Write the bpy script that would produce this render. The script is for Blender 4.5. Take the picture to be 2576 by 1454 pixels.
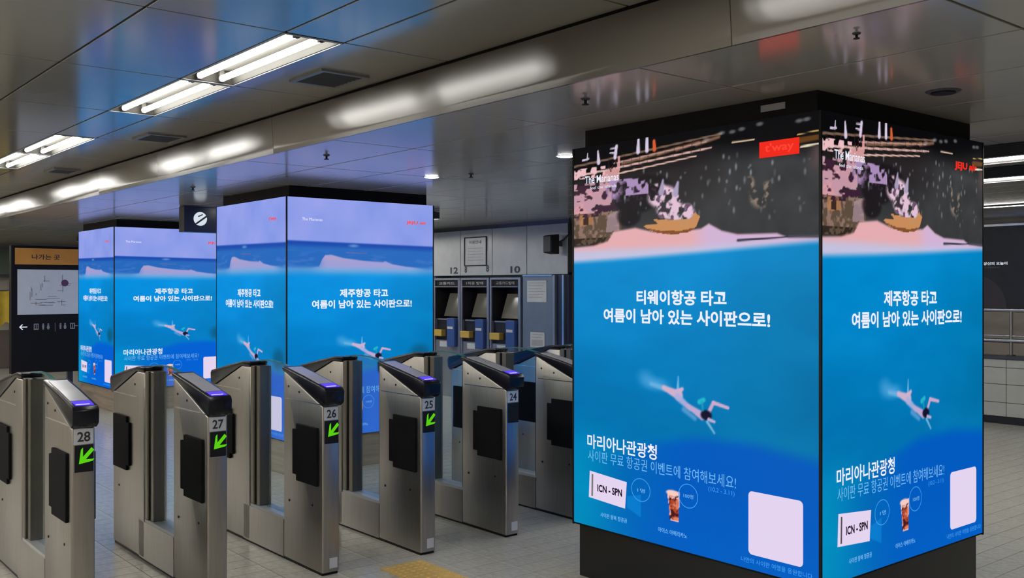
import bpy, bmesh, math, random
import numpy as np
from mathutils import Vector, Matrix

# ------------------------------------------------------------------ scene, camera, exposure
for o in list(bpy.data.objects):
    bpy.data.objects.remove(o, do_unlink=True)
S = bpy.context.scene
C = S.collection
RND = random.Random(7)
R = math.radians
S.view_settings.view_transform = 'Standard'
S.view_settings.look = 'None'
S.view_settings.exposure = 0.0
S.view_settings.gamma = 1.0
S.view_settings.use_curve_mapping = False

HEAD = R(39.5)                       # camera heading, clockwise from +Y
CAM_H = 1.7
cd = bpy.data.cameras.new('camera')
cam = bpy.data.objects.new('camera', cd)
C.objects.link(cam)
cam.location = (0, 0, CAM_H)
cam.rotation_euler = (R(90), 0, -HEAD)
cd.sensor_fit = 'HORIZONTAL'
cd.sensor_width = 36.0
cd.lens = 2450.0 / 2576.0 * 36.0
cd.shift_y = -5.0 / 2576.0
cd.clip_start = 0.05
S.camera = cam

W = bpy.data.worlds.new('world')
S.world = W
W.use_nodes = True
W.node_tree.nodes['Background'].inputs[0].default_value = (0.5, 0.5, 0.5, 1)
W.node_tree.nodes['Background'].inputs[1].default_value = 0.05

TUBE = 36.0          # fluorescent tubes
DOWN = 40.0         # round downlights
LINE = 16.0          # line lights over the stairs
SCREEN = 1.0        # LED screens

# ------------------------------------------------------------------ materials
def lin(r, g, b):
    f = lambda c: (c / 255.0 / 12.92) if c / 255.0 <= 0.04045 else ((c / 255.0 + 0.055) / 1.055) ** 2.4
    return (f(r), f(g), f(b), 1.0)

def mat(name, col, rough=0.5, metal=0.0, var=0.06, scale=6.0, stretch=(1, 1, 1), bump=0.0, spec=0.5, emit=None, es=0.0, ior=1.5, aniso=0.0):
    m = bpy.data.materials.new(name)
    m.use_nodes = True
    nt = m.node_tree
    b = nt.nodes['Principled BSDF']
    b.inputs['Roughness'].default_value = rough
    b.inputs['Metallic'].default_value = metal
    b.inputs['Specular IOR Level'].default_value = spec
    b.inputs['IOR'].default_value = ior
    tc = nt.nodes.new('ShaderNodeTexCoord')
    mp = nt.nodes.new('ShaderNodeMapping')
    mp.inputs['Scale'].default_value = stretch
    nz = nt.nodes.new('ShaderNodeTexNoise')
    nz.inputs['Scale'].default_value = scale
    nz.inputs['Detail'].default_value = 4
    nt.links.new(tc.outputs['Object'], mp.inputs[0])
    nt.links.new(mp.outputs[0], nz.inputs['Vector'])
    cr = nt.nodes.new('ShaderNodeValToRGB')
    c = Vector(col[:3])
    cr.color_ramp.elements[0].position = 0.3
    cr.color_ramp.elements[1].position = 0.7
    cr.color_ramp.elements[0].color = (*(c * (1 - var)), 1)
    cr.color_ramp.elements[1].color = (*(c * (1 + var)), 1)
    nt.links.new(nz.outputs[0], cr.inputs[0])
    nt.links.new(cr.outputs[0], b.inputs['Base Color'])
    if aniso:                      # brushed lengthwise: reflections smear across the brushing
        b.inputs['Anisotropic'].default_value = aniso
        b.inputs['Anisotropic Rotation'].default_value = 0.25
        tg = nt.nodes.new('ShaderNodeTangent')
        tg.direction_type = 'RADIAL'
        tg.axis = 'Z'
        nt.links.new(tg.outputs[0], b.inputs['Tangent'])
    if bump:
        bp = nt.nodes.new('ShaderNodeBump')
        bp.inputs['Strength'].default_value = bump
        bp.inputs['Distance'].default_value = 0.01
        nt.links.new(nz.outputs[0], bp.inputs['Height'])
        nt.links.new(bp.outputs[0], b.inputs['Normal'])
    if emit is not None:
        b.inputs['Emission Color'].default_value = emit
        b.inputs['Emission Strength'].default_value = es
    return m

def emission(name, col, strength):
    m = bpy.data.materials.new(name)
    m.use_nodes = True
    nt = m.node_tree
    nt.nodes.remove(nt.nodes['Principled BSDF'])
    e = nt.nodes.new('ShaderNodeEmission')
    e.inputs[0].default_value = col
    e.inputs[1].default_value = strength
    nt.links.new(e.outputs[0], nt.nodes['Material Output'].inputs[0])
    return m

def screen_mat():
    m = bpy.data.materials.new('led_screen')
    m.use_nodes = True
    nt = m.node_tree
    nt.nodes.remove(nt.nodes['Principled BSDF'])
    a = nt.nodes.new('ShaderNodeVertexColor')
    a.layer_name = 'picture'
    e = nt.nodes.new('ShaderNodeEmission')
    e.inputs[1].default_value = SCREEN
    g = nt.nodes.new('ShaderNodeBsdfGlossy')
    g.inputs['Roughness'].default_value = 0.35
    g.inputs['Color'].default_value = (0.008, 0.008, 0.008, 1)
    ad = nt.nodes.new('ShaderNodeAddShader')
    nt.links.new(a.outputs[0], e.inputs[0])
    nt.links.new(e.outputs[0], ad.inputs[0])
    nt.links.new(g.outputs[0], ad.inputs[1])
    nt.links.new(ad.outputs[0], nt.nodes['Material Output'].inputs[0])
    return m

def glass_mat(name, tint, ior=1.5):
    m = bpy.data.materials.new(name)
    m.use_nodes = True
    nt = m.node_tree
    nt.nodes.remove(nt.nodes['Principled BSDF'])
    t = nt.nodes.new('ShaderNodeBsdfTransparent')
    t.inputs[0].default_value = tint
    g = nt.nodes.new('ShaderNodeBsdfGlossy')
    g.inputs['Roughness'].default_value = 0.03
    lw = nt.nodes.new('ShaderNodeLayerWeight')
    lw.inputs[0].default_value = 0.5
    fr = nt.nodes.new('ShaderNodeMapRange')       # same from either side of the pane
    fr.inputs[1].default_value = 0.55
    fr.inputs[2].default_value = 1.0
    fr.inputs[3].default_value = 0.05
    fr.inputs[4].default_value = 0.40
    nt.links.new(lw.outputs['Facing'], fr.inputs[0])
    mx = nt.nodes.new('ShaderNodeMixShader')
    nt.links.new(fr.outputs[0], mx.inputs[0])
    nt.links.new(t.outputs[0], mx.inputs[1])
    nt.links.new(g.outputs[0], mx.inputs[2])
    nt.links.new(mx.outputs[0], nt.nodes['Material Output'].inputs[0])
    return m

M = dict(
    steel=mat('brushed_steel', (0.415, 0.39, 0.355), 0.34, 1.0, 0.08, 3.0, (40, 40, 1.2), 0.03),
    steel_light=mat('polished_steel', (0.62, 0.61, 0.60), 0.2, 1.0, 0.05),
    steel_dark=mat('dark_steel', (0.10, 0.10, 0.11), 0.3, 0.8),
    ledge=mat('satin_ledge', (0.55, 0.56, 0.58), 0.45, 0.6),
    flap=mat('flap_bronze_steel', (0.20, 0.185, 0.16), 0.33, 0.95),
    black=mat('black_plastic', (0.008, 0.008, 0.010), 0.5, 0.0, 0.2, spec=0.25),
    blackgloss=mat('black_gloss_cap', (0.008, 0.008, 0.013), 0.22, 0.0, 0.2, spec=0.3),
    antenna=mat('black_sensor_panel', (0.006, 0.006, 0.007), 0.75, 0.0, 0.3, spec=0.12),
    reader=mat('pale_reader_plate', (0.42, 0.42, 0.46), 0.2, 0.3),
    white=mat('white_plate', (0.55, 0.56, 0.58), 0.4),
    ink=mat('dark_ink', (0.02, 0.02, 0.03), 0.6),
    led=emission('purple_reader_light', (0.10, 0.06, 0.75, 1), 1.3),
    ledw=emission('pale_reader_light', (0.55, 0.55, 1.0, 1), 1.2),
    green=emission('green_arrow_light', lin(90, 205, 20), 1.0),
    glass=glass_mat('clear_gate_glass', (0.88, 0.95, 0.965, 1)),
    glass_edge=mat('green_glass_edge', (0.02, 0.16, 0.17), 0.1),
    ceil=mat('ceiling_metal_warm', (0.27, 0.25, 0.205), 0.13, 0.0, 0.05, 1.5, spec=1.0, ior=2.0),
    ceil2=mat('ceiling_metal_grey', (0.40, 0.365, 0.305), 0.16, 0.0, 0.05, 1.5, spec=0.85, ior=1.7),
    ceil_back=mat('ceiling_void', (0.012, 0.012, 0.014), 0.9),
    fascia=mat('fascia_polished', (0.075, 0.067, 0.056), 0.155, 0.0, 0.05, 1.5, spec=0.45, aniso=0.85),
    trough=mat('lamp_trough', (0.055, 0.053, 0.047), 0.55, spec=0.1),
    rim=mat('lamp_rim', (0.55, 0.56, 0.56), 0.4),
    tube=emission('fluorescent_tube', (1.0, 0.98, 0.92, 1), TUBE),
    down=emission('downlight_lens', (1.0, 0.98, 0.95, 1), DOWN),
    line=emission('line_light', (1.0, 0.98, 0.92, 1), LINE),
    vent=mat('vent_grey', (0.05, 0.05, 0.05), 0.6),
    ventframe=mat('vent_frame', (0.24, 0.23, 0.21), 0.4, 0.4),
    tile=mat('granite_floor', (0.47, 0.455, 0.405), 0.20, 0.0, 0.12, 30.0),
    tile_d=mat('granite_floor_dark', (0.45, 0.435, 0.39), 0.22, 0.0, 0.12, 30.0),
    grout=mat('floor_grout', (0.22, 0.215, 0.195), 0.8),
    yellow=mat('tactile_yellow', (0.66, 0.43, 0.13), 0.5),
    wall=mat('beige_stone_wall', (0.42, 0.38, 0.32), 0.5, 0.0, 0.1, 3.0),
    wallpanel=mat('pale_enamel_panel', (0.40, 0.41, 0.41), 0.3, 0.1),
    joint=mat('dark_joint', (0.03, 0.03, 0.03), 0.8),
    plinth=mat('black_plinth', (0.009, 0.009, 0.010), 0.3),
    plinth_b=mat('brown_stone_plinth', (0.24, 0.19, 0.14), 0.35, 0.0, 0.35, 2.0, (1, 1, 14)),
    header=mat('black_header', (0.006, 0.006, 0.007), 0.6, 0.0, 0.2, spec=0.2),
    label=mat('grey_label', (0.35, 0.34, 0.36), 0.5),
    screen=screen_mat(),
    s_white=emission('screen_white', lin(236, 240, 255), 1.0),
    s_pink=emission('screen_pale_pink', lin(228, 212, 240), 1.0),
    s_thin=emission('screen_thin_white', lin(120, 190, 245), 1.0),
    s_ring=emission('screen_ring_blue', lin(70, 160, 240), 1.0),
    s_ink=emission('screen_ink', lin(35, 15, 35), 1.0),
    s_red=emission('screen_red', lin(255, 70, 55), 1.0),
    s_redbox=emission('screen_red_box', lin(240, 45, 30), 1.0),
    navy=mat('navy_sign', (0.010, 0.014, 0.028), 0.3),
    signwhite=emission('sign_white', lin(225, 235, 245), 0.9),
    amber=mat('amber_header', (0.34, 0.17, 0.03), 0.45, 0.0, 0.1, emit=lin(150, 95, 20), es=0.35),
    map=mat('map_paper', (0.42, 0.44, 0.48), 0.4, 0.0, 0.05, emit=lin(150, 155, 165), es=0.3),
    mapline=mat('map_line', (0.22, 0.25, 0.27), 0.5),
    mapdot=mat('map_marker_purple', (0.16, 0.05, 0.12), 0.5),
    maporange=mat('map_line_orange', (0.40, 0.27, 0.16), 0.5),
    board=mat('black_board', (0.010, 0.009, 0.010), 0.6, spec=0.2),
    machine=mat('blue_grey_cabinet', (0.16, 0.20, 0.26), 0.35, 0.2),
    frame=mat('machine_frame', (0.30, 0.31, 0.36), 0.3, 0.6),
    recess=mat('machine_recess', (0.008, 0.008, 0.012), 0.4),
    monitor=mat('dim_monitor', (0.03, 0.03, 0.03), 0.15, 0.0, 0.1, emit=lin(95, 92, 78), es=0.35),
    blue=mat('blue_unit', (0.035, 0.08, 0.26), 0.35),
    darkblue=mat('dark_blue_panel', (0.012, 0.020, 0.06), 0.35),
    tray=mat('yellow_tray', (0.50, 0.33, 0.06), 0.45),
    paper=mat('white_paper', (0.50, 0.52, 0.53), 0.6),
    mural=mat('charcoal_poster', (0.028, 0.028, 0.032), 0.3, 0.0, 0.1),
    muralshape=mat('poster_purple_shape', (0.075, 0.065, 0.085), 0.4),
    whitetile=mat('white_glazed_tile', (0.46, 0.47, 0.44), 0.25, 0.0, 0.05),
    cable=mat('black_cable', (0.008, 0.008, 0.008), 0.6),
    greenbox=mat('green_fascia', (0.06, 0.09, 0.06), 0.5),
    banner=mat('yellow_banner', (0.55, 0.38, 0.03), 0.6, 0.0, 0.2, 4.0),
    brown=mat('brown_panel', (0.13, 0.10, 0.08), 0.5, 0.0, 0.1),
)

# ------------------------------------------------------------------ mesh helpers
class MB:
    def __init__(s):
        s.v = []; s.f = []
    def add(s, vs, fs):
        n = len(s.v)
        s.v += [tuple(v) for v in vs]
        s.f += [tuple(i + n for i in f) for f in fs]
        return s
    def box(s, x0, x1, y0, y1, z0, z1):
        return s.add([(x0, y0, z0), (x1, y0, z0), (x1, y1, z0), (x0, y1, z0), (x0, y0, z1), (x1, y0, z1), (x1, y1, z1), (x0, y1, z1)],
                     [(3, 2, 1, 0), (4, 5, 6, 7), (0, 1, 5, 4), (1, 2, 6, 5), (2, 3, 7, 6), (3, 0, 4, 7)])
    def prism(s, pts, a, b, axis='x'):
        """polygon extruded along an axis; pts are (y,z) for x, (x,z) for y, (x,y) for z"""
        def P(p, h):
            return (h, p[0], p[1]) if axis == 'x' else ((p[0], h, p[1]) if axis == 'y' else (p[0], p[1], h))
        n = len(pts)
        vs = [P(p, a) for p in pts] + [P(p, b) for p in pts]
        fs = [tuple(range(n))[::-1], tuple(range(n, 2 * n))] + [(i, (i + 1) % n, n + (i + 1) % n, n + i) for i in range(n)]
        return s.add(vs, fs)
    def cyl(s, c, r, h, axis='z', n=20, r2=None):
        r2 = r if r2 is None else r2
        vs = []
        for k, rr in ((0, r), (1, r2)):
            for i in range(n):
                a = 2 * math.pi * i / n
                u, w, t = rr * math.cos(a), rr * math.sin(a), k * h
                p = (u, w, t) if axis == 'z' else ((t, u, w) if axis == 'x' else (u, t, w))
                vs.append((c[0] + p[0], c[1] + p[1], c[2] + p[2]))
        fs = [tuple(range(n))[::-1], tuple(range(n, 2 * n))] + [(i, (i + 1) % n, n + (i + 1) % n, n + i) for i in range(n)]
        return s.add(vs, fs)
    def tube(s, path, r, n=8):
        path = [Vector(p) for p in path]
        vs = []; fs = []
        for k, p in enumerate(path):
            d = (path[min(k + 1, len(path) - 1)] - path[max(k - 1, 0)]).normalized()
            up = Vector((0, 0, 1)) if abs(d.z) < 0.9 else Vector((1, 0, 0))
            a = d.cross(up).normalized(); b = d.cross(a)
            for i in range(n):
                t = 2 * math.pi * i / n
                vs.append(p + a * r * math.cos(t) + b * r * math.sin(t))
        for k in range(len(path) - 1):
            for i in range(n):
                fs.append((k * n + i, k * n + (i + 1) % n, (k + 1) * n + (i + 1) % n, (k + 1) * n + i))
        fs += [tuple(range(n)), tuple(range((len(path) - 1) * n, len(path) * n))[::-1]]
        return s.add(vs, fs)
    def mesh(s, name, m, bevel=0.0, seg=2, smooth=False):
        me = bpy.data.meshes.new(name)
        me.from_pydata(s.v, [], s.f)
        bm = bmesh.new(); bm.from_mesh(me)
        bmesh.ops.recalc_face_normals(bm, faces=bm.faces)
        if bevel > 0:
            es = [e for e in bm.edges if len(e.link_faces) == 2 and e.calc_face_angle(0) > R(25)]
            bmesh.ops.bevel(bm, geom=es, offset=bevel, offset_type='OFFSET', segments=seg, profile=0.5, affect='EDGES', clamp_overlap=True)
        bm.to_mesh(me); bm.free()
        if smooth:
            for p in me.polygons: p.use_smooth = True
            try: me.set_sharp_from_angle(angle=R(35))
            except Exception: pass
        me.materials.append(m)
        return me
    def build(s, name, m, parent=None, loc=(0, 0, 0), rz=0.0, **k):
        return link(name, s.mesh(name, m, **k), parent, loc, rz)

def link(name, me, parent=None, loc=(0, 0, 0), rz=0.0):
    o = bpy.data.objects.new(name, me)
    C.objects.link(o)
    o.location = loc
    o.rotation_euler = (0, 0, rz)
    if parent is not None: o.parent = parent
    return o

def tag(o, label, cat, group=None):
    o['label'] = label; o['category'] = cat
    if group: o['group'] = group
    return o

def thing(name, label, cat, loc=(0, 0, 0), rz=0.0, group=None):
    return tag(link(name, None, None, loc, rz), label, cat, group)

def struct(o):
    o['kind'] = 'structure'
    return o

KIDS = {}
def copy_tree(o, parent=None):
    c = o.copy(); C.objects.link(c)
    if parent is not None: c.parent = parent
    for ch in [x for x in bpy.data.objects if x.parent == o]:
        copy_tree(ch, c)
    return c

TXT = {}
def text_mesh(body, w, h, bold=0.0, m=None, thick=0.0):
    """lettering as a flat mesh fitted to a w x h box standing in local XZ (facing -Y), lower left corner at the origin"""
    cu = bpy.data.curves.new('lettering', 'FONT')
    cu.body = body
    cu.offset = bold
    cu.resolution_u = 3
    cu.align_x = 'CENTER' if '\n' in body else 'LEFT'
    o = bpy.data.objects.new('lettering', cu)
    C.objects.link(o)
    dg = bpy.context.evaluated_depsgraph_get()
    dg.update()
    me = bpy.data.meshes.new_from_object(o.evaluated_get(dg))
    bpy.data.objects.remove(o, do_unlink=True)
    n = len(me.vertices)
    a = np.zeros(n * 3, dtype=np.float32)
    me.vertices.foreach_get('co', a)
    a = a.reshape(-1, 3)
    lo, hi = a.min(0), a.max(0)
    b = np.zeros_like(a)
    b[:, 0] = (a[:, 0] - lo[0]) / max(hi[0] - lo[0], 1e-6) * w
    b[:, 2] = (a[:, 1] - lo[1]) / max(hi[1] - lo[1], 1e-6) * h
    me.vertices.foreach_set('co', b.ravel())
    me.materials.clear()
    me.materials.append(m)
    me.update()
    return me

def shape_xz(polys, y=0.0):
    """flat polygons in local XZ facing -Y"""
    b = MB()
    for p in polys:
        b.add([(q[0], y, q[1]) for q in p], [tuple(range(len(p)))])
    return b

def ring_xz(cx, cz, rx, rz, t, n=36):
    b = MB(); vs = []; fs = []
    for i in range(n):
        a = 2 * math.pi * i / n
        vs += [(cx + rx * math.cos(a), 0, cz + rz * math.sin(a)), (cx + (rx - t) * math.cos(a), 0, cz + (rz - t) * math.sin(a))]
    for i in range(n):
        j = (i + 1) % n
        fs.append((2 * i, 2 * j, 2 * j + 1, 2 * i + 1))
    return b.add(vs, fs)

def rrect(x0, x1, z0, z1, r, n=5):
    pts = []
    for cx, cz, a0 in ((x1 - r, z1 - r, 0), (x0 + r, z1 - r, 90), (x0 + r, z0 + r, 180), (x1 - r, z0 + r, 270)):
        for i in range(n + 1):
            a = R(a0 + 90 * i / n)
            pts.append((cx + r * math.cos(a), cz + r * math.sin(a)))
    return pts

# ================================================================== THE SETTING
XL, XR, YF, YB = -4.0, 14.0, -4.0, 22.5      # shell
ZU, ZL = 2.88, 2.62                          # upper and lower ceiling
FASX = 3.0
SH, CH = math.sin(HEAD), math.cos(HEAD)
def view(x, y, z):
    d = y * CH + x * SH
    if d < 0.3: return None
    return (1288 + 2450 * (x * CH - y * SH) / d, 722 + 2450 * (CAM_H - z) / d, d)
def in_view(x, y, z, mx=60):
    p = view(x, y, z)
    return p is not None and -mx < p[0] < 2576 + mx and -mx < p[1] < 1454 + mx

# ---- floor: slab plus tiles (nearest visible tiles singly, the rest joined)
floor = struct(MB().box(XL, XR, YF, YB, -0.25, -0.006).build('floor', M['grout']))
TX, TY, GAP = 0.30, 0.15, 0.004
tile_me = MB().box(0, TX - GAP, 0, TY - GAP, -0.006, 0.0).mesh('floor_tile', M['tile'])
tile_me2 = MB().box(0, TX - GAP, 0, TY - GAP, -0.006, 0.0).mesh('floor_tile', M['tile_d'])
cells = []
rest = MB(); rest2 = MB()
TAC = (3.11, 3.41, 4.70, 5.00)
for i in range(int((XR - XL) / TX)):
    for j in range(int((YB - YF) / TY)):
        x, y = XL + i * TX, YF + j * TY
        p = view(x + TX / 2, y + TY / 2, 0)
        seen = p is not None and p[1] < 1475 and (-30 < p[0] < 1445 or 2472 < p[0] < 2600)
        cells.append((p[2] if seen else 1e9, RND.random(), x, y))
cells.sort()
for k, (d, r, x, y) in enumerate(cells):
    if k < 296 and d < 1e8:
        link('floor_tile', tile_me if RND.random() < 0.7 else tile_me2, floor, (x, y, 0))
    else:
        (rest if RND.random() < 0.7 else rest2).box(x, x + TX - GAP, y, y + TY - GAP, -0.006, 0.0)
for b, m in ((rest, 'tile'), (rest2, 'tile_d')):
    o = b.build('floor_tiles_beyond', M[m], floor); o['kind'] = 'stuff'

# ---- ceilings: dark void slab with metal panels hung below
def ceiling(z, edges_x, x_strips, y0, y1, ybase, pitch, m, limit_x=None, skip=None):
    root = struct(MB().box(min(edges_x), max(edges_x), y0, y1, z + 0.10, z + 0.22).build('ceiling', M['ceil_back']))
    far = MB()
    g = 0.013
    meshes = {}
    ys = []
    k = math.floor((y0 - ybase) / pitch)
    while ybase + k * pitch < y1:
        ys.append((max(y0, ybase + k * pitch), min(y1, ybase + (k + 1) * pitch))); k += 1
    for a, b in zip(edges_x[:-1], edges_x[1:]):
        for ya, yb in ys:
            if yb - ya < 0.05: continue
            if skip and skip(a, b, ya, yb): continue
            vis = any(in_view(x, y, z) for x in (a, (a + b) / 2, b) for y in (ya, (ya + yb) / 2, yb))
            if vis:
                key = (round(b - a, 3), round(yb - ya, 3))
                if key not in meshes:
                    meshes[key] = MB().box(g / 2, b - a - g / 2, g / 2, yb - ya - g / 2, 0, 0.012).mesh('ceiling_panel', M[m], bevel=0.0015, seg=1)
                link('ceiling_panel', meshes[key], root, (a, ya, z))
            else:
                far.box(a + g / 2, b - g / 2, ya + g / 2, yb - g / 2, z, z + 0.03)
    if far.v:
        o = far.build('ceiling_panels_out_of_view', M[m], root); o['kind'] = 'stuff'
    return root

UX = [-4.0, -3.37, -3.06, -2.73, -2.09, -1.45, -1.14, -0.5, 0.14, 0.78, 1.42, 2.06, 2.37, FASX - 0.012]
PIT = 1.30
PAIR0 = 4.15
def fixture_slots():
    out = []
    for k in range(-2, 5):
        for q in range(2):
            ya = PAIR0 + k * 3 * PIT + q * PIT
            if YF < ya < YB - 1.4: out.append(ya)
    return out
SLOTS = fixture_slots()
def skip_u(a, b, ya, yb):
    if abs(a + 1.45) < 0.01 or abs(a + 3.37) < 0.01: return PAIR0 - 6.1 * PIT < ya < PAIR0 + 13.1 * PIT
    return abs(a - 2.06) < 0.01 and any(abs(ya - s) < 0.02 for s in SLOTS)
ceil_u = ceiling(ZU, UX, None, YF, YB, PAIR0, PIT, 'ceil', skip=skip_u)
LX = [FASX + 0.012 + 0.608 * i for i in range(19)]
LX[-1] = XR
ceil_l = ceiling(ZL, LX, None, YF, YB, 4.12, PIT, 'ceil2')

# polished step between the two ceilings (leans out a little at the top)
step = struct(MB().box(FASX + 0.02, FASX + 0.10, YF, YB, ZL + 0.03, ZU + 0.12).build('trim_1', M['ceil_back']))
yy = 2.33 - 3.9 * 2
pm = {}
while yy < YB:
    a, b = max(yy, YF), min(yy + 3.9, YB)
    key = round(b - a, 3)
    if key not in pm:
        pm[key] = MB().prism([(FASX - 0.012, ZU - 0.012), (FASX + 0.006, ZL), (FASX + 0.019, ZL), (FASX + 0.019, ZU - 0.012)], 0.002, b - a - 0.002, 'y').mesh('fascia_panel', M['fascia'])
    link('fascia_panel', pm[key], step, (0, a, 0))
    yy += 3.9

# ---- walls
struct(MB().box(XL - 0.2, XL, YF, YB, 0, ZU + 0.2).build('wall_left', M['wall']))
struct(MB().box(XL, XR, YF - 0.2, YF, 0, ZU + 0.2).build('wall_front', M['wall']))
wb = struct(MB().box(XL, XR, YB, YB + 0.2, 0, ZU + 0.2).build('wall_back', M['wall']))
MB().box(XL, 8.0, YB - 0.02, YB, 0.0, 0.80).build('brown_dado', M['brown'], wb)
struct(MB().box(13.62, 13.9, YF, YB, 0, ZL + 0.1).build('wall_far', M['wall']))
MW = 8.9
wr = struct(MB().box(MW + 0.36, MW + 0.6, 9.60, YB, 0, ZL).build('wall_right', M['wallpanel']))
MB().box(MW + 0.012, MW + 0.36, 9.62, 17.3, 1.90, ZL - 0.06).build('bulkhead', M['joint'], wr)
MB().box(MW + 0.02, MW + 0.36, 9.62, 17.3, ZL - 0.06, ZL).build('cornice', M['steel_dark'], wr)
pj = [9.62, 10.47, 11.257, 12.044, 12.83, 13.62, 14.4, 15.2, 16.0, 17.3]
for a, b in zip(pj[:-1], pj[1:]):
    MB().box(MW, MW + 0.014, a + 0.006, b - 0.006, 1.875, ZL - 0.06).build('wall_panel', M['wallpanel'], wr, bevel=0.002, seg=1)
MB().box(MW + 0.05, MW + 0.36, 12.78, 17.3, 0.0, 1.88).build('lower_panel', M['machine'], wr)

# ================================================================== CEILING LIGHTS
TR = 2.06
def light_proto():
    t = thing('fluorescent_light', 'x', 'light', (TR, SLOTS[0], ZU))
    w, l = 0.31, PIT
    h = MB()
    h.box(0.012, w - 0.012, 0.03, l - 0.03, 0.070, 0.080)
    h.prism([(0.006, 0.0), (0.016, 0.0), (0.03, 0.072), (0.02, 0.08)], 0.03, l - 0.03, 'y')
    h.prism([(w - 0.006, 0.0), (w - 0.016, 0.0), (w - 0.03, 0.072), (w - 0.02, 0.08)], 0.03, l - 0.03, 'y')
    h.box(0.006, w - 0.006, 0.020, 0.032, 0.0, 0.08)
    h.box(0.006, w - 0.006, l - 0.032, l - 0.020, 0.0, 0.08)
    h.build('housing', M['trough'], t)
    for x in (0.085, 0.215):
        MB().cyl((x, 0.07, 0.018), 0.017, l - 0.14, 'y', 14).build('tube', M['tube'], t, smooth=True)
        for y in (0.045, l - 0.07):
            MB().box(x - 0.014, x + 0.014, y, y + 0.025, 0.0, 0.072).build('lamp_holder', M['trough'], t)
    rim = MB()
    rim.box(0.0, 0.008, 0.016, l - 0.016, -0.004, 0.002).box(w - 0.008, w, 0.016, l - 0.016, -0.004, 0.002)
    rim.box(0.0, w, 0.012, 0.022, -0.004, 0.002).box(0.0, w, l - 0.022, l - 0.012, -0.004, 0.002)
    rim.build('rim', M['rim'], t)
    return t
lp = light_proto()
row_name = {0: 'over the aisle', 1: 'over the hall side'}
def flabel(x, ya):
    if x < 0: return 'twin tube fill light in an added ceiling row out of the frame', 'added fill lights of the unseen ceiling rows'
    k = round((ya - PAIR0) / PIT)
    nm = {0: 'largest twin tube ceiling light, beside the larger square vent',
          1: 'twin tube ceiling light joined end to end beyond the brightest one',
          3: 'twin tube ceiling light past the smaller square vent, nearer half of the distant pair',
          4: 'twin tube ceiling light cut by the frame edge, farther half of the distant pair'}
    if k in nm: return nm[k], 'fluorescent lights along the aisle ceiling'
    return 'twin tube ceiling light of the aisle row lying outside the frame', 'aisle ceiling lights outside the frame'
first = True
ALLY = [PAIR0 + k * PIT for k in range(-6, 14)]
for x, ysl in ((2.06, SLOTS), (-1.45, ALLY), (-3.37, ALLY)):  # rows at negative x are unseen, added for more general light
    for ya in ysl:
        o = lp if first else copy_tree(lp)
        first = False
        o.location = (x, ya, ZU)
        lb, gp = flabel(x, ya)
        tag(o, lb, 'light', gp)

for x, y, lb in ((6.6, 11.2, 'added fill tube light hidden behind the middle pillar, nearer the gates'),
                 (7.6, 13.9, 'added fill tube light hidden behind the middle pillar, nearer the machines'),
                 (5.2, 17.6, 'added fill tube light hidden behind the most distant pillar, nearer the map board'),
                 (5.9, 19.3, 'added fill tube light hidden behind the most distant pillar, nearer the shop booth'),
                 (6.6, 9.75, 'added fill tube light hidden just behind the middle pillar'),
                 (7.6, 12.45, 'added fill tube light between its two hidden neighbours'),
                 (6.6, 12.6, 'added fill tube light hidden in the row behind the middle pillar'),
                 (6.4, 1.9, 'added fill tube light hidden behind the big pillar, close to the stair rail'),
                 (6.4, 3.3, 'added fill tube light hidden behind the big pillar, second from the stair rail'),
                 (7.6, 2.6, 'added fill tube light hidden behind the big pillar in the row over the stair side'),
                 (7.6, 4.1, 'added fill tube light hidden behind the big pillar in the stair side row, midway'),
                 (7.6, 5.6, 'added fill tube light hidden behind the big pillar in the stair side row, nearer the machines'),
                 (6.4, 4.7, 'added fill tube light hidden behind the big pillar, nearest the last gate')):
    o = copy_tree(lp)  # unseen fixtures added behind the pillars to brighten hall and back wall
    o.location = (x, y, ZL - 0.084)
    tag(o, lb, 'light', 'hidden tube lights added to brighten the hall')

def downlight(x, y, label):
    t = thing('downlight', label, 'light', (x, y, ZL), 0, 'round downlights between the pillars')
    MB().cyl((0, 0, -0.003), 0.066, 0.003, 'z', 28, 0.070).build('rim', M['rim'], t)
    MB().cyl((0, 0, -0.006), 0.054, 0.003, 'z', 24, 0.058).build('lens', M['down'], t)
downlight(4.66, 6.71, 'small white round downlight shining above the middle pillar')
downlight(4.64, 5.04, 'small white round downlight shining beside the dark beach screen pillar')
downlight(4.64, 10.3, 'round downlight hidden in the gap behind the middle pillar')

def line_light(x, y0, y1, label):
    t = thing('line_light', label, 'light', (x, 0, ZL - 0.004), 0, 'linear lights over the stair rail')
    MB().box(-0.035, 0.035, y0, y1, -0.010, 0.0).build('housing', M['trough'], t)
    MB().box(-0.028, 0.028, y0 + 0.02, y1 - 0.02, -0.014, -0.0105).build('diffuser', M['line'], t)
line_light(8.40, 1.2, 7.6, 'slim white line light on the ceiling before the stair rail')
line_light(11.22, 1.2, 8.6, 'slim white line light over the stair rail, close to the charcoal poster')

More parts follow.
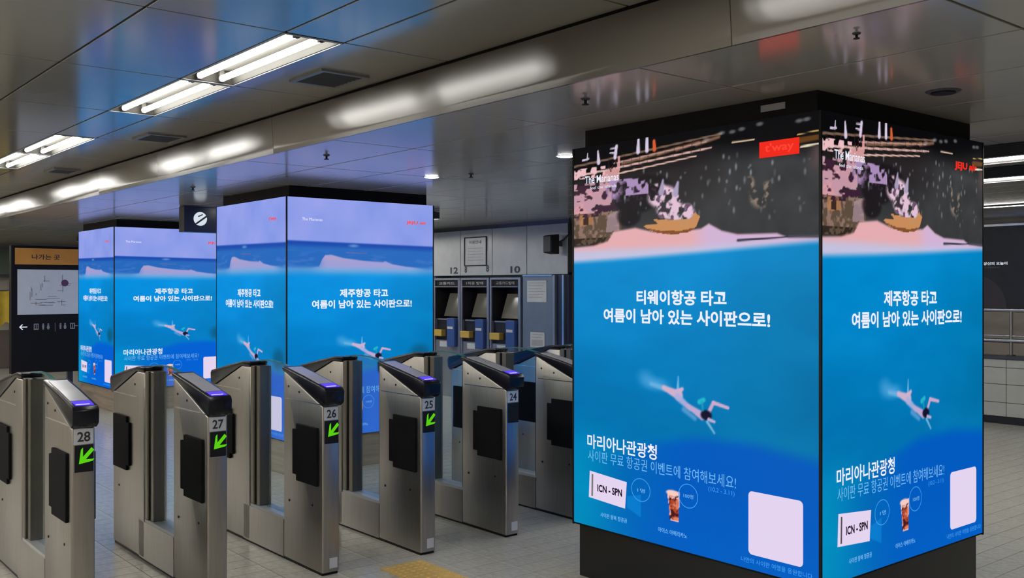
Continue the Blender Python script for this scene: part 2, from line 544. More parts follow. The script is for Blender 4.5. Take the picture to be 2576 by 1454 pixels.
# ---- ceiling vents, sprinklers, speaker disc
def vent(x, y, sx, sy, label):
    t = thing('ceiling_vent', label, 'vent', (x, y, ZU), 0, 'square vents beside the aisle lights')
    f = MB()
    w = 0.03
    f.box(-sx, sx, -sy, -sy + w, -0.012, 0).box(-sx, sx, sy - w, sy, -0.012, 0).box(-sx, -sx + w, -sy + w, sy - w, -0.012, 0).box(sx - w, sx, -sy + w, sy - w, -0.012, 0)
    f.build('vent_frame', M['ventframe'], t)
    MB().box(-sx + w, sx - w, -sy + w, sy - w, -0.002, 0.0).build('backing', M['joint'], t)
    n = 7
    for i in range(n):
        yy = -sy + w + (2 * sy - 2 * w) * (i + 0.5) / n
        MB().prism([(yy - 0.012, -0.003), (yy + 0.010, -0.014), (yy + 0.014, -0.012), (yy - 0.008, -0.001)], -sx + w, sx - w, 'x').build('louvre', M['vent'], t)
vent(2.70, 4.90, 0.15, 0.19, 'larger dark square vent in the ceiling beside the brightest light')
vent(2.74, 7.70, 0.15, 0.19, 'smaller looking dark square vent farther along the ceiling')
vent(2.76, 10.5, 0.13, 0.19, 'faint thin dark vent at the far end of the ceiling row')

def sprinkler(x, y, z, label):
    t = thing('sprinkler', label, 'sprinkler', (x, y, z), 0, 'fire sprinklers on the ceiling')
    k = 0.62 if y > 2.5 else 0.4
    MB().cyl((0, 0, -0.012 * k), 0.030 * k, 0.012 * k, 'z', 16, 0.040 * k).build('escutcheon', M['vent'], t, smooth=True)
    MB().cyl((0, 0, -0.045 * k), 0.012 * k, 0.034 * k, 'z', 10).build('stem', M['black'], t)
    MB().cyl((0, 0, -0.052 * k), 0.028 * k, 0.008 * k, 'z', 12).build('deflector', M['black'], t)
sprinkler(3.32, 6.06, ZL, 'dark ceiling sprinkler over the gates against the blue reflection')
sprinkler(3.30, 3.44, ZL, 'dark ceiling sprinkler in front of the dark beach screen pillar')
sprinkler(4.77, 6.31, ZL, 'faint ceiling sprinkler by the downlight above the middle pillar')
sprinkler(3.21, 1.93, ZL, 'tiny ceiling sprinkler high over the big pillar, near the frame top')
sprinkler(3.43, 8.77, ZL, 'distant ceiling sprinkler close to the hanging navy sign')
t = thing('ceiling_speaker', 'flat dark oval ceiling speaker beside the big pillar header', 'speaker', (4.47, 2.24, ZL))
MB().cyl((0, 0, -0.008), 0.07, 0.008, 'z', 24, 0.08).build('rim', M['vent'], t, smooth=True)
MB().cyl((0, 0, -0.013), 0.055, 0.005, 'z', 24).build('grille', M['black'], t)

# ================================================================== LED PILLARS
PW, PH = 1.64, 2.198
ZB = 0.316
NU, NV = 300, 400
UU, VV = np.meshgrid(np.linspace(0, 1, NU + 1), np.linspace(0, 1, NV + 1))
nrng = np.random.RandomState(11)
def vnoise(fu, fv, seed):
    rs = np.random.RandomState(seed)
    g = rs.rand(fv + 2, fu + 2)
    x = UU * fu; y = VV * fv
    i = np.floor(x).astype(int); j = np.floor(y).astype(int)
    a = x - i; b = y - j
    a = a * a * (3 - 2 * a); b = b * b * (3 - 2 * b)
    i = np.clip(i, 0, fu); j = np.clip(j, 0, fv)
    return (g[j, i] * (1 - a) + g[j, i + 1] * a) * (1 - b) + (g[j + 1, i] * (1 - a) + g[j + 1, i + 1] * a) * b
def fbm(fu, fv, seed):
    return 0.55 * vnoise(fu, fv, seed) + 0.3 * vnoise(fu * 2, fv * 2, seed + 1) + 0.15 * vnoise(fu * 4, fv * 4, seed + 2)
def sm(x, a, b):
    t = np.clip((x - a) / (b - a), 0, 1)
    return t * t * (3 - 2 * t)
def over(img, col, mask):
    img[:] = img * (1 - mask[..., None]) + np.array(col, float) * mask[..., None]
def seg_d(p, q):
    ax = PW; ay = PH
    px, py = (UU - p[0]) * ax, (VV - p[1]) * ay
    dx, dy = (q[0] - p[0]) * ax, (q[1] - p[1]) * ay
    t = np.clip((px * dx + py * dy) / (dx * dx + dy * dy + 1e-9), 0, 1)
    return np.hypot(px - t * dx, py - t * dy), t
def stroke(img, col, p, q, r0, r1, soft=0.012, op=1.0):
    d, t = seg_d(p, q)
    r = r0 + (r1 - r0) * t
    over(img, col, op * (1 - sm(d, r - soft / 2, r + soft / 2)))
def blob(img, col, c, ru, rv, soft=0.35, op=1.0, rot=0.0):
    a = (UU - c[0]) / ru; b = (VV - c[1]) / rv
    d = np.sqrt(a * a + b * b)
    over(img, col, op * (1 - sm(d, 1 - soft, 1 + soft)))
def poly(img, col, pts, op=1.0):
    inside = np.zeros_like(UU, bool)
    n = len(pts)
    for i in range(n):
        (x0, y0), (x1, y1) = pts[i], pts[(i + 1) % n]
        if y0 == y1: continue
        c = ((VV >= min(y0, y1)) & (VV < max(y0, y1)) & (UU < (VV - y0) * (x1 - x0) / (y1 - y0) + x0))
        inside ^= c
    over(img, col, op * inside.astype(float))
def line_y(pts):
    return np.interp(UU, [p[0] for p in pts], [p[1] for p in pts])

def paint_sea(img, top):
    hi = np.array([0, 136, 204.]); mid = np.array([0, 126, 190.]); low = np.array([0, 118, 180.])
    t = sm(VV, 0.30, 0.66)[..., None]
    sea = low * (1 - t) + hi * t
    te = (sm(UU, 0.45, 1.0) * (1 - 0.5 * sm(VV, 0.6, 0.7)))[..., None]
    sea = sea * (1 - 0.62 * te) + np.array([0, 112, 163.]) * 0.62 * te
    tl = ((1 - sm(UU, 0.0, 0.30)) * (1 - sm(VV, 0.12, 0.34)))[..., None]
    sea = sea * (1 - tl) + np.array([0, 140, 190.]) * tl
    n = fbm(4, 14, 5)[..., None] - 0.5
    sea = sea + n * np.array([6, 14, 16.])
    # the deeper blue field in the lower corner
    edge = line_y([(0, 0.17), (0.2, 0.20), (0.38, 0.255), (0.56, 0.283), (0.78, 0.288), (1.0, 0.272)])
    m = (1 - sm(VV, edge - 0.03, edge + 0.012)) * sm(UU, 0.02, 0.55)
    over(sea, [0, 90, 192], 0.97 * m)
    m2 = (1 - sm(VV, 0.0, 0.16)) * sm(UU, 0.1, 0.6) * 0.5
    over(sea, [0, 98, 200], m2)
    img[:] = np.where((VV < top)[..., None], sea, img)

def paint_swimmer(img):
    skin = [206, 176, 205]; pale = [110, 178, 225]
    blob(img, [90, 170, 225], (0.385, 0.392), 0.05, 0.014, 0.8, 0.7)
    blob(img, [110, 175, 228], (0.345, 0.408), 0.030, 0.014, 0.9, 0.4)
    stroke(img, pale, (0.37, 0.391), (0.43, 0.383), 0.010, 0.015, 0.02, 0.85)
    stroke(img, skin, (0.425, 0.385), (0.49, 0.370), 0.013, 0.026, 0.014)
    stroke(img, pale, (0.485, 0.383), (0.487, 0.415), 0.010, 0.003, 0.01)
    stroke(img, skin, (0.480, 0.374), (0.503, 0.386), 0.022, 0.010, 0.012)
    stroke(img, [170, 175, 220], (0.485, 0.366), (0.535, 0.342), 0.020, 0.013, 0.016, 0.95)
    stroke(img, [190, 168, 208], (0.525, 0.348), (0.585, 0.328), 0.012, 0.022, 0.012)
    stroke(img, [105, 160, 212], (0.510, 0.338), (0.555, 0.320), 0.014, 0.012, 0.02, 0.75)
    stroke(img, [200, 165, 200], (0.608, 0.336), (0.628, 0.362), 0.011, 0.010, 0.008)
    stroke(img, [205, 170, 205], (0.628, 0.362), (0.684, 0.354), 0.010, 0.008, 0.008)
    blob(img, [20, 20, 45], (0.600, 0.331), 0.022, 0.012, 0.25)
    stroke(img, [190, 175, 210], (0.610, 0.322), (0.632, 0.318), 0.009, 0.007, 0.008)
    stroke(img, [120, 180, 215], (0.604, 0.316), (0.632, 0.292), 0.008, 0.005, 0.01)
    stroke(img, [40, 190, 205], (0.573, 0.36), (0.590, 0.366), 0.013, 0.012, 0.012, 0.9)
    stroke(img, [30, 160, 190], (0.583, 0.36), (0.587, 0.342), 0.008, 0.006, 0.012, 0.8)

def paint_cup(img):
    poly(img, [240, 190, 185], [(0.440, 0.134), (0.492, 0.138), (0.488, 0.066), (0.456, 0.066)])
    poly(img, [175, 70, 40], [(0.446, 0.116), (0.490, 0.122), (0.486, 0.068), (0.460, 0.068)])
    n = fbm(80, 110, 41)
    m = ((UU > 0.448) & (UU < 0.488) & (VV > 0.068) & (VV < 0.128)).astype(float)
    over(img, [220, 130, 105], m * sm(n, 0.52, 0.62))
    over(img, [70, 25, 30], m * (1 - sm(n, 0.36, 0.44)))
    blob(img, [245, 205, 195], (0.464, 0.133), 0.028, 0.007, 0.2)

def paint_glow(img):
    poly(img, [20, 160, 240], [(0.262, 0.10), (0.325, 0.112), (0.325, 0.055), (0.262, 0.072)], 0.35)

def picture_beach():
    img = np.zeros(UU.shape + (3,))
    img[:] = (9, 9, 12)
    n1 = fbm(16, 22, 21); n2 = fbm(60, 80, 31)
    rock = np.array([56, 57, 59.]) + (n1[..., None] - 0.5) * 18
    rtop = line_y([(0, 0.925), (0.3, 0.945), (0.62, 0.965), (0.8, 0.96), (1, 0.945)])
    m = (1 - sm(VV, rtop - 0.06, rtop + 0.005))
    img[:] = img * (1 - m[..., None]) + rock * m[..., None]
    over(img, [34, 28, 30], (1 - sm(UU, 0.5, 0.75)) * sm(VV, 0.80, 0.9) * (1 - sm(VV, rtop - .01, rtop)) * 0.7)
    # pale foliage and pink rocks at the shore
    over(img, [150, 120, 160], ((VV > 0.845) & (VV < 0.90) & (UU > 0.15) & (UU < 0.34)) * sm(n2, 0.48, 0.60))
    over(img, [220, 160, 170], ((VV > 0.80) & (VV < 0.89) & (UU < 0.15)) * sm(fbm(22, 70, 51), 0.42, 0.52))
    for k in range(6):
        u = 0.02 + 0.025 * k; v = 0.885 - 0.012 * k
        stroke(img, [45, 25, 40], (max(0, u - 0.02), v), (u + 0.05, v - 0.01), 0.006, 0.003, 0.006)
    poly(img, [215, 155, 160], [(0, 0.76), (0, 0.86), (0.06, 0.85), (0.10, 0.80), (0.07, 0.76)])
    # hut
    over(img, [92, 76, 62], ((UU < 0.235) & (VV > 0.742) & (VV < 0.824)).astype(float))
    over(img, [140, 112, 100], ((UU < 0.235) & (VV > 0.742) & (VV < 0.824)) * sm(n2, 0.5, 0.62))
    over(img, [50, 38, 32], ((UU < 0.235) & (VV > 0.738) & (VV < 0.76)) * sm(n2, 0.44, 0.50))
    poly(img, [190, 130, 85], [(0.03, 0.79), (0.10, 0.795), (0.10, 0.822), (0.03, 0.82)], 0.7)
    poly(img, [60, 40, 35], [(0.05, 0.795), (0.075, 0.795), (0.075, 0.815), (0.05, 0.812)])
    poly(img, [165, 140, 150], [(0.16, 0.77), (0.225, 0.775), (0.225, 0.826), (0.17, 0.815)], 0.75)
    # dark cave mouth behind the boat, torn pale bushes and rocks
    m = np.maximum.reduce([1 - sm(np.hypot((UU - c[0]) / ru, (VV - c[1]) / rv), 0.75, 1.1) for c, ru, rv in (((0.30, 0.845), .10, .035), ((0.34, 0.88), .12, .03), ((0.27, 0.81), .06, .03))])
    over(img, [22, 17, 22], m * 0.75)
    n3 = fbm(26, 60, 131)
    over(img, [196, 150, 165], ((UU < 0.19) & (VV > 0.825) & (VV < 0.905)) * sm(n3, 0.46, 0.53))
    over(img, [60, 32, 52], ((UU < 0.21) & (VV > 0.815) & (VV < 0.90)) * (1 - sm(n3, 0.36, 0.42)))
    over(img, [170, 140, 185], ((UU > 0.17) & (UU < 0.36) & (VV > 0.86) & (VV < 0.905)) * sm(fbm(30, 46, 141), 0.50, 0.57))
    for k in range(5):
        stroke(img, [150, 110, 85], (0.24 + 0.08 * k, 0.945 + 0.005 * k), (0.33 + 0.08 * k, 0.951 + 0.006 * k), 0.010, 0.008, 0.012, 0.8)
    # bushes over the boat
    m = np.zeros_like(UU)
    for c, ru, rv in (((0.42, 0.85), .07, .03), ((0.40, 0.865), .05, .02), ((0.45, 0.82), .06, .03), ((0.50, 0.805), .06, .022), ((0.47, 0.835), .03, .03), ((0.52, 0.815), 0.03, 0.015)):
        d = np.hypot((UU - c[0]) / ru, (VV - c[1]) / rv)
        m = np.maximum(m, 1 - sm(d, 0.7, 1.1))
    over(img, [226, 192, 212], m * sm(fbm(34, 46, 61), 0.36, 0.46))
    over(img, [70, 45, 70], m * (sm(fbm(50, 70, 67), 0.60, 0.66)) * 0.8)
    stroke(img, [165, 155, 185], (0.415, 0.862), (0.422, 0.89), 0.02, 0.006, 0.01)
    stroke(img, [170, 160, 190], (0.475, 0.855), (0.485, 0.88), 0.020, 0.008, 0.012)
    # sand
    top = line_y([(0, 0.735), (0.1, 0.738), (0.17, 0.748), (0.2, 0.772), (0.3, 0.778), (0.38, 0.765), (0.5, 0.763), (0.58, 0.766), (0.61, 0.776), (0.66, 0.758), (0.72, 0.748), (0.86, 0.746), (0.90, 0.735), (1, 0.732)])
    m = (1 - sm(VV, top - 0.004, top + 0.004))
    over(img, [228, 172, 176], m)
    over(img, [205, 180, 222], m * sm(UU, 0.52, 0.62) * 0.8)
    over(img, [190, 195, 228], m * (1 - sm(VV, 0.712, 0.74)) * 0.9)
    stroke(img, [45, 50, 60], (0.72, 0.735), (0.92, 0.738), 0.006, 0.003, 0.006)
    stroke(img, [75, 80, 95], (0.90, 0.739), (1.0, 0.738), 0.003, 0.003, 0.006)
    # boat
    poly(img, [200, 140, 90], [(0.335, 0.782), (0.37, 0.768), (0.44, 0.757), (0.52, 0.759), (0.56, 0.772), (0.575, 0.795), (0.555, 0.806), (0.54, 0.792), (0.45, 0.792), (0.38, 0.796), (0.40, 0.785)])
    poly(img, [130, 80, 45], [(0.345, 0.776), (0.40, 0.7615), (0.47, 0.756), (0.53, 0.760), (0.56, 0.770), (0.5, 0.7645), (0.42, 0.766)])
    # glints and pale flowers on the cliff
    rs = np.random.RandomState(5)
    for k in range(70):
        u, v = rs.uniform(0.25, 0.98), rs.uniform(0.78, 0.93)
        blob(img, [150, 160, 165], (u, v), 0.004, rs.uniform(0.002, 0.008), 0.6, rs.uniform(0.15, 0.7))
    m = np.zeros_like(UU)
    for c, ru, rv in (((0.80, 0.83), .04, .03), ((0.765, 0.86), .02, .02), ((0.83, 0.845), .03, .02)):
        d = np.hypot((UU - c[0]) / ru, (VV - c[1]) / rv)
        m = np.maximum(m, 1 - sm(d, 0.5, 1.1))
    over(img, [140, 122, 108], m * sm(fbm(50, 60, 71), 0.44, 0.56))
    over(img, [95, 75, 75], sm(UU, 0.95, 1.0) * sm(VV, 0.86, 0.90) * (1 - sm(VV, 0.92, 0.935)) * 0.8)
    # band of pier, railings and tower near the top
    for off, w, col, a, b in ((0.0, 0.006, [215, 175, 165], 0.0, 0.62), (0.016, 0.004, [190, 150, 140], 0.2, 0.60), (0.027, 0.006, [120, 95, 80], 0.0, 0.66), (-0.012, 0.004, [235, 195, 180], 0.22, 0.56)):
        stroke(img, col, (a, 0.925 + off + 0.03 * a), (b, 0.925 + off + 0.045 * b), w, w * 0.7, 0.004)
    for k in range(16):
        u = 0.02 + 0.037 * k
        stroke(img, [60, 40, 40], (u, 0.922 + 0.04 * u), (u + 0.008, 0.955 + 0.04 * u), 0.002, 0.002, 0.003, 0.6)
    poly(img, [225, 165, 165], [(0.13, 0.905), (0.225, 0.905), (0.23, 0.965), (0.22, 0.965), (0.215, 0.935), (0.15, 0.93)], 0.9)
    over(img, [60, 35, 40], ((UU > 0.175) & (UU < 0.212) & (VV > 0.925) & (VV < 0.955)) * sm(n2, 0.45, 0.5))
    over(img, [235, 190, 195], ((UU > 0.0) & (UU < 0.16) & (VV > 0.915) & (VV < 0.945)) * sm(fbm(40, 90, 81), 0.46, 0.54))
    stroke(img, [215, 190, 165], (0.70, 0.958), (0.78, 0.958), 0.004, 0.003, 0.004)
    stroke(img, [205, 170, 100], (0.93, 0.955), (1.0, 0.958), 0.002, 0.002, 0.003)
    stroke(img, [235, 220, 190], (0.94, 0.928), (1.0, 0.930), 0.004, 0.004, 0.003)
    stroke(img, [120, 75, 30], (0.93, 0.942), (1.0, 0.944), 0.014, 0.012, 0.01, 0.8)
    for u, v in ((0.70, 0.982), (0.735, 0.985), (0.66, 0.983), (0.96, 0.985), (0.935, 0.984), (0.60, 0.972), (0.80, 0.99)):
        blob(img, [150, 150, 150], (u, v), 0.012, 0.004, 0.6, 0.6)
    # figures in the dark on top
    w = [215, 200, 225]
    stroke(img, w, (0.045, 0.966), (0.075, 0.968), 0.005, 0.005, 0.004); stroke(img, w, (0.068, 0.966), (0.07, 0.982), 0.004, 0.004, 0.004)
    stroke(img, w, (0.125, 0.955), (0.122, 0.985), 0.014, 0.005, 0.006)
    stroke(img, w, (0.205, 0.962), (0.212, 0.99), 0.012, 0.010, 0.006); stroke(img, w, (0.18, 0.975), (0.21, 0.973), 0.004, 0.004, 0.004); stroke(img, w, (0.182, 0.986), (0.21, 0.986), 0.003, 0.004, 0.004)
    stroke(img, w, (0.312, 0.968), (0.314, 0.998), 0.014, 0.008, 0.006)
    stroke(img, w, (0.352, 0.968), (0.352, 0.999), 0.013, 0.009, 0.006)
    stroke(img, [215, 95, 50], (0.385, 0.968), (0.383, 0.988), 0.013, 0.010, 0.006)
    seatop = line_y([(0, 0.697), (0.3, 0.704), (0.6, 0.713), (1, 0.727)])
    sea = img.copy(); paint_sea(sea, 9.0 + 0 * VV)
    k = 1 - sm(VV, seatop - 0.012, seatop + 0.008)
    img[:] = img * (1 - k[..., None]) + sea * k[..., None]
    paint_swimmer(img); paint_cup(img); paint_glow(img)
    return img

def picture_sky():
    img = np.zeros(UU.shape + (3,))
    n1 = fbm(5, 6, 91)
    img[:] = np.array([142, 157, 232.]) + (n1[..., None] - 0.5) * np.array([36, 22, 10.])
    hz = line_y([(0, 0.820), (0.5, 0.816), (1, 0.812)])
    over(img, [24, 74, 172], 1 - sm(VV, hz - 0.004, hz + 0.006))
    over(img, [38, 104, 188], 1 - sm(VV, hz - 0.03, hz - 0.006))
    n = fbm(10, 60, 95)
    over(img, [70, 120, 200], (1 - sm(VV, hz - 0.06, hz - 0.02)) * sm(n, 0.5, 0.7) * 0.6)
    sand = line_y([(0, 0.70), (0.2, 0.715), (0.22, 0.745), (0.24, 0.763), (0.28, 0.765), (0.36, 0.752), (0.5, 0.742), (0.63, 0.738), (0.65, 0.742), (0.70, 0.730), (0.8, 0.72), (0.95, 0.712), (1, 0.70)])
    m = (1 - sm(VV, sand - 0.004, sand + 0.004)) * sm(UU, 0.1, 0.26) * (1 - sm(UU, 0.82, 0.98))
    over(img, [160, 158, 212], m)
    over(img, [175, 160, 200], m * sm(VV, 0.735, 0.75) * 0.7)
    over(img, [110, 170, 222], (1 - sm(VV, 0.70, 0.725)) * 0.7)
    stroke(img, [130, 105, 150], (0.38, 0.776), (0.52, 0.774), 0.004, 0.003, 0.006, 0.8)
    blob(img, [120, 160, 215], (0.43, 0.806), 0.03, 0.006, 0.8, 0.7)
    sea = img.copy(); paint_sea(sea, 9.0 + 0 * VV)
    sea *= np.array([1, 1.06, 1.10])
    k = 1 - sm(VV, 0.665, 0.71)
    img[:] = img * (1 - k[..., None]) + sea * k[..., None]
    blob(img, [10, 85, 120], (0.90, 0.33), 0.07, 0.04, 0.6, 0.75)
    paint_swimmer(img); paint_cup(img); paint_glow(img)
    return np.clip(img, 0, 255)

def screen_mesh(name, img):
    nv = (NU + 1) * (NV + 1)
    co = np.zeros((nv, 3), np.float32)
    co[:, 0] = (UU * PW).ravel(); co[:, 2] = (VV * PH).ravel()
    idx = np.arange(nv).reshape(NV + 1, NU + 1)
    q = np.stack([idx[:-1, :-1], idx[:-1, 1:], idx[1:, 1:], idx[1:, :-1]], -1).reshape(-1, 4)
    me = bpy.data.meshes.new(name)
    me.vertices.add(nv); me.vertices.foreach_set('co', co.ravel())
    me.loops.add(q.size); me.loops.foreach_set('vertex_index', q.ravel().astype(np.int32))
    me.polygons.add(len(q)); me.polygons.foreach_set('loop_start', np.arange(0, q.size, 4, dtype=np.int32))
    me.update(calc_edges=True)
    c = np.clip(img.reshape(-1, 3) / 255.0, 0, 1)
    l = np.where(c <= 0.04045, c / 12.92, ((c + 0.055) / 1.055) ** 2.4)
    rgba = np.ones((nv, 4), np.float32); rgba[:, :3] = l
    a = me.color_attributes.new('picture', 'FLOAT_COLOR', 'POINT')
    a.data.foreach_set('color', rgba.ravel())
    me.materials.append(M['screen'])
    return me
BEACH = screen_mesh('screen_beach', picture_beach())
SKY = screen_mesh('screen_sky', picture_sky())

def U(u): return u * PW
def V(v): return v * PH
def tm(body, u0, u1, v0, v1, bold, m):
    return ('lettering', text_mesh(body, U(u1 - u0), V(v1 - v0), bold, M[m]), U(u0), V(v0), 0.003)
AIR = {'a': '티웨이항공 타고', 'b': '제주항공 타고'}
COMMON = [
    ('headline_lettering', text_mesh('여름이 남아 있는 사이판으로!', U(0.686), V(0.036), 0.030, M['s_white']), U(0.153), V(0.539)),
    ('tourism_lettering', text_mesh('마리아나관광청', U(0.326), V(0.038), 0.016, M['s_white']), U(0.072), V(0.205)),
    ('event_lettering', text_mesh('사이판 무료 항공권 이벤트에 참여해보세요!', U(0.640), V(0.030), -0.004, M['s_thin']), U(0.076), V(0.172)),
    ('date_lettering', text_mesh('(10.2 - 3.11)', U(0.100), V(0.013), 0.0, M['s_ring']), U(0.611), V(0.154)),
    ('caption_lettering', text_mesh('사이판 왕복 항공권', U(0.126), V(0.012), 0.01, M['s_thin']), U(0.137), V(0.032)),
    ('caption_lettering', text_mesh('아이스 아메리카노', U(0.122), V(0.012), 0.01, M['s_thin']), U(0.404), V(0.032)),
    ('circle_lettering', text_mesh('1명', U(0.034), V(0.010), 0.0, M['s_thin']), U(0.312), V(0.118)),
    ('circle_lettering', text_mesh('100명', U(0.040), V(0.010), 0.0, M['s_thin']), U(0.511), V(0.129)),
    ('bottom_lettering', text_mesh('나만의 사이판 여행을 응원합니다', U(0.245), V(0.012), 0.0, M['s_ring']), U(0.735), V(0.014)),
    ('ring', ring_xz(U(0.326), V(0.124), U(0.043), V(0.029), 0.004).mesh('ring', M['s_ring']), 0, 0),
    ('ring', ring_xz(U(0.529), V(0.134), U(0.040), V(0.029), 0.004).mesh('ring', M['s_ring']), 0, 0),
    ('coupon_card', shape_xz([[(U(0.078), V(0.076)), (U(0.254), V(0.068)), (U(0.262), V(0.136)), (U(0.083), V(0.146))]]).mesh('coupon_card', M['s_pink']), 0, 0),
    ('coupon_stripe', shape_xz([[(U(0.092), V(0.081)), (U(0.100), V(0.081)), (U(0.102), V(0.138)), (U(0.094), V(0.139))]]).mesh('coupon_stripe', M['label']), 0, 0),
    ('coupon_lettering', text_mesh('ICN - SPN', U(0.119), V(0.019), 0.035, M['s_ink']), U(0.122), V(0.096)),
    ('blank_card', shape_xz([[(U(0.5) * 0 + x, z) for x, z in rrect(U(0.761), U(0.949), V(0.034), V(0.175), 0.022)]]).mesh('blank_card', M['s_pink']), 0, 0),
]
HEADA = ('headline_lettering', text_mesh(AIR['a'], U(0.373), V(0.036), 0.030, M['s_white']), U(0.308), V(0.586))
HEADB = ('headline_lettering', text_mesh(AIR['b'], U(0.333), V(0.036), 0.030, M['s_white']), U(0.334), V(0.586))
MARI = [('title_lettering', text_mesh('The Marianas', U(0.165), V(0.020), 0.012, M['s_white']), U(0.060), V(0.902)),
        ('title_lettering', text_mesh('feel the islands', U(0.13), V(0.008), 0.0, M['s_white']), U(0.085), V(0.886))]
RED = [('red_logo', shape_xz([[(U(0.80), V(0.914)), (U(0.937), V(0.914)), (U(0.937), V(0.949)), (U(0.80), V(0.949))]]).mesh('red_logo', M['s_redbox']), 0, 0),
       ('logo_lettering', text_mesh("t'way", U(0.10), V(0.024), 0.02, M['s_red']), U(0.82), V(0.92))]
REDB = [('logo_lettering', text_mesh('JEJU air', U(0.16), V(0.022), 0.04, M['s_redbox']), U(0.79), V(0.918))]
REDSKY = [('logo_lettering', text_mesh('JEJU air', U(0.15), V(0.017), 0.03, M['s_red']), U(0.80), V(0.908)),
          ('title_lettering', text_mesh('The Marianas', U(0.13), V(0.012), 0.0, M['s_white']), U(0.09), V(0.905))]
REDSKY_A = [('logo_lettering', text_mesh("t'way", U(0.10), V(0.020), 0.03, M['s_red']), U(0.78), V(0.905))]

def pillar(x0, x1, y0, y1, label, kind, plinth, n):
    t = thing('led_pillar', label, 'pillar', ((x0 + x1) / 2, (y0 + y1) / 2, 0), 0, 'screen clad pillars')
    w, d = x1 - x0, y1 - y0
    hw, hd = w / 2, d / 2
    MB().box(-hw + 0.03, hw - 0.03, -hd + 0.03, hd - 0.03, 0.0, ZB - 0.012).build('plinth', M[plinth], t, bevel=0.004, seg=1)
    MB().box(-hw + 0.012, hw - 0.012, -hd + 0.012, hd - 0.012, ZB - 0.012, ZB + PH).build('core', M['header'], t)
    i = 0.055
    MB().box(-hw + i, hw - i, -hd + i, hd - i, ZB + PH, ZL).build('header', M['header'], t)
    for sx in (-1, 1):
        for sy in (-1, 1):
            cx, cy = sx * (hw - 0.007), sy * (hd - 0.007)
            MB().box(cx - 0.006, cx + 0.006, cy - 0.006, cy + 0.006, ZB - 0.012, ZB + PH).build('corner_trim', M['black'], t)
    if n == 0:
        MB().box(-hw + i - 0.004, -hw + i, -hd + 0.23, -hd + 0.37, ZL - 0.062, ZL - 0.03).build('header_label', M['label'], t)
    faces = ((-hw, hd, R(-90), d, 'a'), (-hw, -hd, 0.0, w, 'b'), (hw, -hd, R(90), d, 'b'), (hw, hd, R(180), w, 'b'))
    for fi, (fx, fy, rz, fw, air) in enumerate(faces):
        s = link('screen', BEACH if kind == 'beach' else SKY, t, (fx, fy, ZB), rz)
        m = 0.012
        s.scale = ((fw - 2 * m) / PW, 1, 1)
        off = Vector((m, 0.004, 0)); off.rotate(Matrix.Rotation(rz, 3, 'Z'))
        s.location = Vector((fx, fy, ZB)) + off
        if fi > 1: continue
        if kind == 'beach':
            items = COMMON + ([HEADA] + MARI + RED if air == 'a' else [HEADB] + MARI + REDB)
        else:
            items = COMMON + [HEADB] + (REDSKY if fi == 1 else REDSKY_A)
        for k, it in enumerate(items):
            link(it[0], it[1], s, (it[2], -0.003 - (0.002 if 'lettering' in it[0] or 'stripe' in it[0] else 0), it[3]))
    return t
pillar(3.935, 5.55, 2.545, 4.215, 'big screen pillar whose upper screens show a dark cliff and pink beach', 'beach', 'plinth', 0)
pillar(3.99, 5.60, 8.02, 9.59, 'blue screen pillar behind the gates with a lilac sky, the middle one of the row', 'sky', 'plinth_b', 1)
pillar(4.21, 5.85, 13.55, 15.19, 'most distant blue screen pillar, partly covered by the middle one', 'sky', 'plinth_b', 2)

